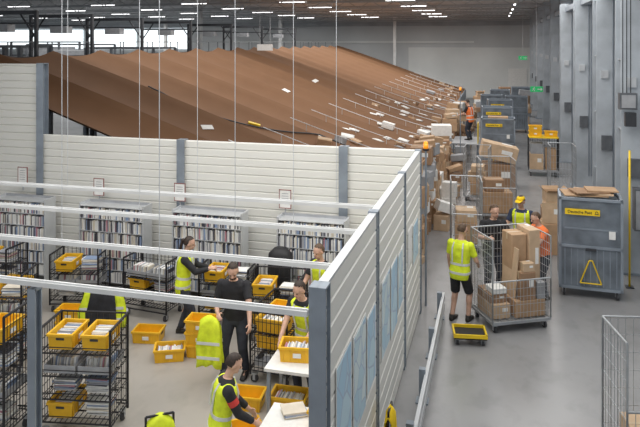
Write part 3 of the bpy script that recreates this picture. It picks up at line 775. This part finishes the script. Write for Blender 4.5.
    HR4=HR.to_4x4()
    def hd(p): return nt+HR@V(p)
    g.ell(hd((0,.005,.125)),(.076,.096,.10),M=HR4,nu=16,nv=12)
    g.ell(hd((0,.035,.055)),(.056,.062,.062),M=HR4,nu=14,nv=10)
    g.ell(hd((0,.082,.022)),(.024,.018,.018),M=HR4)
    g.cyl(hd((0,.09,.12)),hd((0,.118,.078)),.009,.015,n=8); g.ell(hd((0,.112,.076)),(.017,.014,.011),M=HR4)
    for s in(-1,1): g.ell(hd((s*.079,-.005,.095)),(.01,.02,.032),M=HR4)
    g.ell(hd((0,.086,.125)),(.06,.012,.012),M=HR4)
    g.cyl(nt,hd((0,0,.08)),.052,.05,n=12)
    g.obj('body',M_skin,root,remesh=.0085)
    for s in(-1,1): G().ell(hd((s*.031,.0955,.105)),(.012,.007,.007),M=HR4).obj('eye',M_eye,root,smooth=True)
    G().ell(hd((0,.098,.043)),(.024,.006,.006),M=HR4).obj('mouth',M_lip,root,smooth=True)
    if hair:
        g=G(); g.ell(hd((0,-.008,.128)),(.085,.104,.110),M=HR4,nu=24,nv=20,keep=lambda p:(p.z>.035+max(0,p.y)*.45 or (p.y<.01 and p.z>-.055)))
        if hair=='tail':
            g.ell(hd((0,-.115,.14)),.035,M=HR4); g.ell(hd((0,-.13,.04)),(.028,.028,.10),M=HR4)
        g.obj('hair',hair_m,root,smooth=True)
    if beard:
        g=G(); g.ell(hd((0,.036,.052)),(.064,.07,.068),M=HR4,nu=16,nv=12,keep=lambda p:p.z<.012 and p.y>-.01); g.obj('beard',hair_m,root,smooth=True)
    if cap:
        g=G(); g.ell(hd((0,-.004,.168)),(.084,.102,.062),M=HR4,nu=20,nv=16,keep=lambda p:p.z>-.02)
        g.loft([(hd((0,.06,.155)),.080,.005,HR@V((1,0,0)),HR@V((0,0,1))),(hd((0,.13,.145)),.072,.005,HR@V((1,0,0)),HR@V((0,0,1))),(hd((0,.175,.132)),.045,.004,HR@V((1,0,0)),HR@V((0,0,1)))],n=12)
        g.obj('cap',cap,root,smooth=True)
    g=G(); g.loft(secs(.95 if vest else .87,1.51,.016 if not vest else .012))
    for i in range(2): arm(g,i,.015,.36 if sleeve=='short' else .94)
    g.obj('shirt',top_m,root,remesh=.013)
    g=G(); g.loft(secs(.80,.95,.014)[:3]+[secs(1.08,1.08,.008)[0]])
    for i in range(2): leg(g,i,.016,.97 if legs=='long' else .47)
    g.obj('trousers' if legs=='long' else 'shorts',leg_m,root,remesh=.013)
    for i in range(2):
        a=an[i]; g=G(); X=V((1,0,0)); Z=V((0,0,1))
        g.loft([(a+V((0,-.075,-.045)),.03,.035,X,Z),(a+V((0,-.05,-.035)),.042,.048,X,Z),(a+V((0,.03,-.038)),.046,.046,X,Z),(a+V((0,.12,-.055)),.049,.029,X,Z),(a+V((0,.19,-.06)),.042,.022,X,Z),(a+V((0,.205,-.065)),.02,.012,X,Z)],n=14)
        g.cyl(a+V((0,-.01,-.02)),a+V((0,-.01,.03)),.052,.05,n=12)
        g.obj('shoe',M_shoe,root,smooth=True)
    if vest:
        g=G(); S=secs(.80,1.455,.028); g.loft(S)
        for i in range(2): g.ell(sh[i].lerp(up((0,0,1.43)),.22),(.075,.083,.066))
        g.obj('vest',vest_m or M_vest,root,remesh=.014)
        def ring(z,w,d):
            g=G()
            if z<=.96: c=V((0,0,z))+shift; Rm=Matrix.Identity(3)
            else: c=up((0,0,z)); Rm=RL
            u=Rm@V((0,0,.022))
            g.loft([(c-u,w,d,Rm@V((1,0,0)),Rm@V((0,1,0))),(c+u,w,d,Rm@V((1,0,0)),Rm@V((0,1,0)))],n=20)
            g.obj('reflective_strip',M_refl,root)
        ww=.0 if not female else -.014
        ring(1.08,.180+ww,.134); ring(.93,.2,.146)
        for s in(-1,1):
            for yy in (-1,1):
                pts=[up((s*.095,yy*.140,1.12)),up((s*.1,yy*.148,1.25)),up((s*.1,yy*.146,1.37)),up((s*.09,yy*.10,1.47))]
                G().path(pts,.014,6).obj('shoulder_strip',M_refl,root)
    if accent:
        for i in range(2):
            a=sh[i].lerp(elb[i],.35); b=sh[i].lerp(elb[i],.6); G().cyl(a,b,.069,.066,n=14).obj('sleeve_stripe',accent,root)
    return root
D=math.radians
person('person in yellow hi-vis vest and black shorts, back turned, beside cage',(-.66,12.55,0),D(-20),1.8,5,hands=[(-.27,.16,.9),(.24,.30,1.02)],feet=[(-.14,-.04),(.13,.08)],legs='short',hair_m=M_hairn,leg_m=M_shirt,head=(-25,12),top_m=M_vest)
person('person in dark shirt standing behind the loaded roll cage',(-.08,13.95,0),D(195),1.90,6,hands=[(-.30,.38,1.12),(.20,.42,1.25)],vest=False,top_m=M_shirt,head=(25,8),hair_m=M_hairn)
person('person in yellow cap and yellow vest standing beside the cage',(.53,15.1,0),D(165),1.85,4,hands=[(-.25,.3,1.05),(.22,.35,1.1)],cap=M_yelfab,top_m=M_navy,head=(-10,6))
person('person in orange shirt reaching into the loaded roll cage',(.90,14.1,0),D(120),1.78,12,hands=[(-.18,.48,1.35),(.2,.48,1.3)],vest=False,top_m=M_orangef,head=(0,14),hair_m=M_hairn)
person('person with ponytail in yellow vest sorting letters at the trolley',(-5.35,10.65,0),D(-70),1.76,6,hands=[(-.2,.46,1.15),(.14,.48,1.25)],feet=[(-.12,-.08),(.12,.12)],female=True,hair='tail',sleeve='long',head=(0,10))
person('bearded person in black shirt looking down, holding a yellow vest',(-3.92,9.55,0),D(-175),1.86,12,hands=[(-.34,.40,.97),(.16,.34,1.08)],feet=[(-.14,-.08),(.14,.1)],beard=True,vest=False,head=(15,20))
person('person in yellow vest leaning over the white table',(-2.68,9.25,0),D(165),1.80,16,hands=[(-.2,.42,1.0),(.16,.46,1.0)],head=(-10,10),hair_m=M_hairb)
person('person in yellow vest standing near the partition wall',(-2.85,10.8,0),D(150),1.80,5,hands=[(-.2,.35,1.0),(.2,.35,1.0)],head=(0,10),hair_m=M_hairn)
person('person in black jacket with red stripes and yellow vest at table',(-3.02,6.95,0),D(-60),1.66,10,hands=[(-.18,.36,.98),(.18,.38,1.0)],feet=[(-.13,-.06),(.13,.08)],head=(0,18),sleeve='long',accent=M_red)
person('person in orange vest and dark clothes on the work platform',(-1.15,30.0,.85),D(60),1.8,8,hands=[(-.2,.4,1.1),(.2,.4,1.1)],vest=True,vest_m=M_orangef,head=(0,15))
# ---------------------------------------------------------------- garment stands
def stand(x,y,rz,h=1.0,w=.5):
    r=thing('garment_stand','slim black metal stand with a crossbar for clothes','stand',(x,y,0),rz,'garment stands')
    for s in(-1,1):
        G().cyl((s*w/2,.2,0.03),(s*w/2,.2,h),.014).obj('upright',M_bwire,r)
        G().box((s*w/2,.2,.015),(.04,.3,.03)).obj('foot',M_bwire,r)
    G().cyl((-w/2,.2,h),(w/2,.2,h),.014).obj('crossbar',M_bwire,r)
def drape(x,y,rz,m,lab,name,w=.5,ztop=1.0,drop=.55,off=.03,strips=True):
    g=G(); nx=14; rows=[0,.12,.3,.5,.7,.88,1.0]
    prof_=[]
    for q in reversed(rows[1:]): prof_.append((-1,q))
    prof_.append((0,0))
    for q in rows[1:]: prof_.append((1,q*.93))
    vs=[];fs=[]
    for i in range(nx+1):
        u=-.5+i/nx
        for sgn,q in prof_:
            yy=sgn*(off*(.6+.6*q)) ; zz=ztop-drop*q-.12*abs(u)**1.5*2*(1-.4*q)
            ww=w*(.80+.26*min(1,q*2.2))
            wv=.022*math.sin(i*1.3+q*3)*q
            vs.append((u*ww+.012*math.sin(q*9),.2+yy+wv,zz+.014*math.sin(i*.9)*q))
    k=len(prof_)
    for i in range(nx):
        for j in range(k-1): fs.append((i*k+j,i*k+j+1,(i+1)*k+j+1,(i+1)*k+j))
    g.add(vs,fs)
    o=g.obj(name,m,smooth=True,loc=(x,y,0),rz=rz,label=lab,cat='clothing')
    sd=o.modifiers.new('s','SOLIDIFY'); sd.thickness=.012
    if strips:
        for z in (ztop-drop*.8,ztop-drop*.5):
            for s in (-1,1): G().box((0,.2+s*(off*1.15+.024),z-.03),(w*.98,.006,.045)).obj('reflective_strip',M_refl,o)
    return o
stand(-6.25,9.45,D(20),1.12,.62); drape(-6.25,9.45,D(20),M_vest,'yellow hi-vis vest hung open behind the black jacket','safety_vest',.72,1.14,.62,.04); drape(-6.25,9.45,D(20),M_shirt,'black jacket hung over the yellow vest','jacket',.46,1.17,.80,.085,False)
drape(-4.12,8.88,D(5),M_vest,'yellow hi-vis vest held hanging from a hand','safety_vest',.36,1.12,.72,.045)
stand(-3.5,6.45,D(35),1.06,.3); drape(-3.5,6.45,D(35),M_vest,'yellow hi-vis vest hung on a slim stand','safety_vest',.34,1.08,.62,.05)
stand(-1.02,7.75,D(90),.88,.24); drape(-1.02,7.75,D(90),M_yelfab,'yellow cloth hung on a low stand beside the partition','yellow_cloth',.34,.90,.6,.05,False)
# ---------------------------------------------------------------- lights / camera / world
def area(loc,sx,sy,e,col=(1,.98,.95),rot=(0,0,0)):
    l=bpy.data.lights.new('area','AREA'); l.shape='RECTANGLE'; l.size=sx; l.size_y=sy; l.energy=e; l.color=col
    o=bpy.data.objects.new('area_light',l); COL.objects.link(o); o.location=loc; o.rotation_euler=rot; return o
area((-4,8,H-.8),10,10,800)
area((-8,26,H-.75),14,14,1100)
area((-8,46,H-.75),16,18,2100)
area((-30,46,H-.75),20,18,1800)
area((1.5,20,H-.75),3,22,550)
w=bpy.data.worlds.new('World'); scene.world=w; w.use_nodes=True
bg=w.node_tree.nodes['Background']; bg.inputs[0].default_value=(.91,.95,1,1); bg.inputs[1].default_value=1.1
cam=bpy.data.cameras.new('Camera'); co=bpy.data.objects.new('Camera',cam); COL.objects.link(co)
co.location=(0,0,5.2); co.rotation_euler=(math.pi/2,0,math.radians(15)); cam.sensor_width=36; cam.lens=37.1; cam.shift_y=-.268; cam.clip_end=300
scene.camera=co
scene.view_settings.view_transform='Standard'
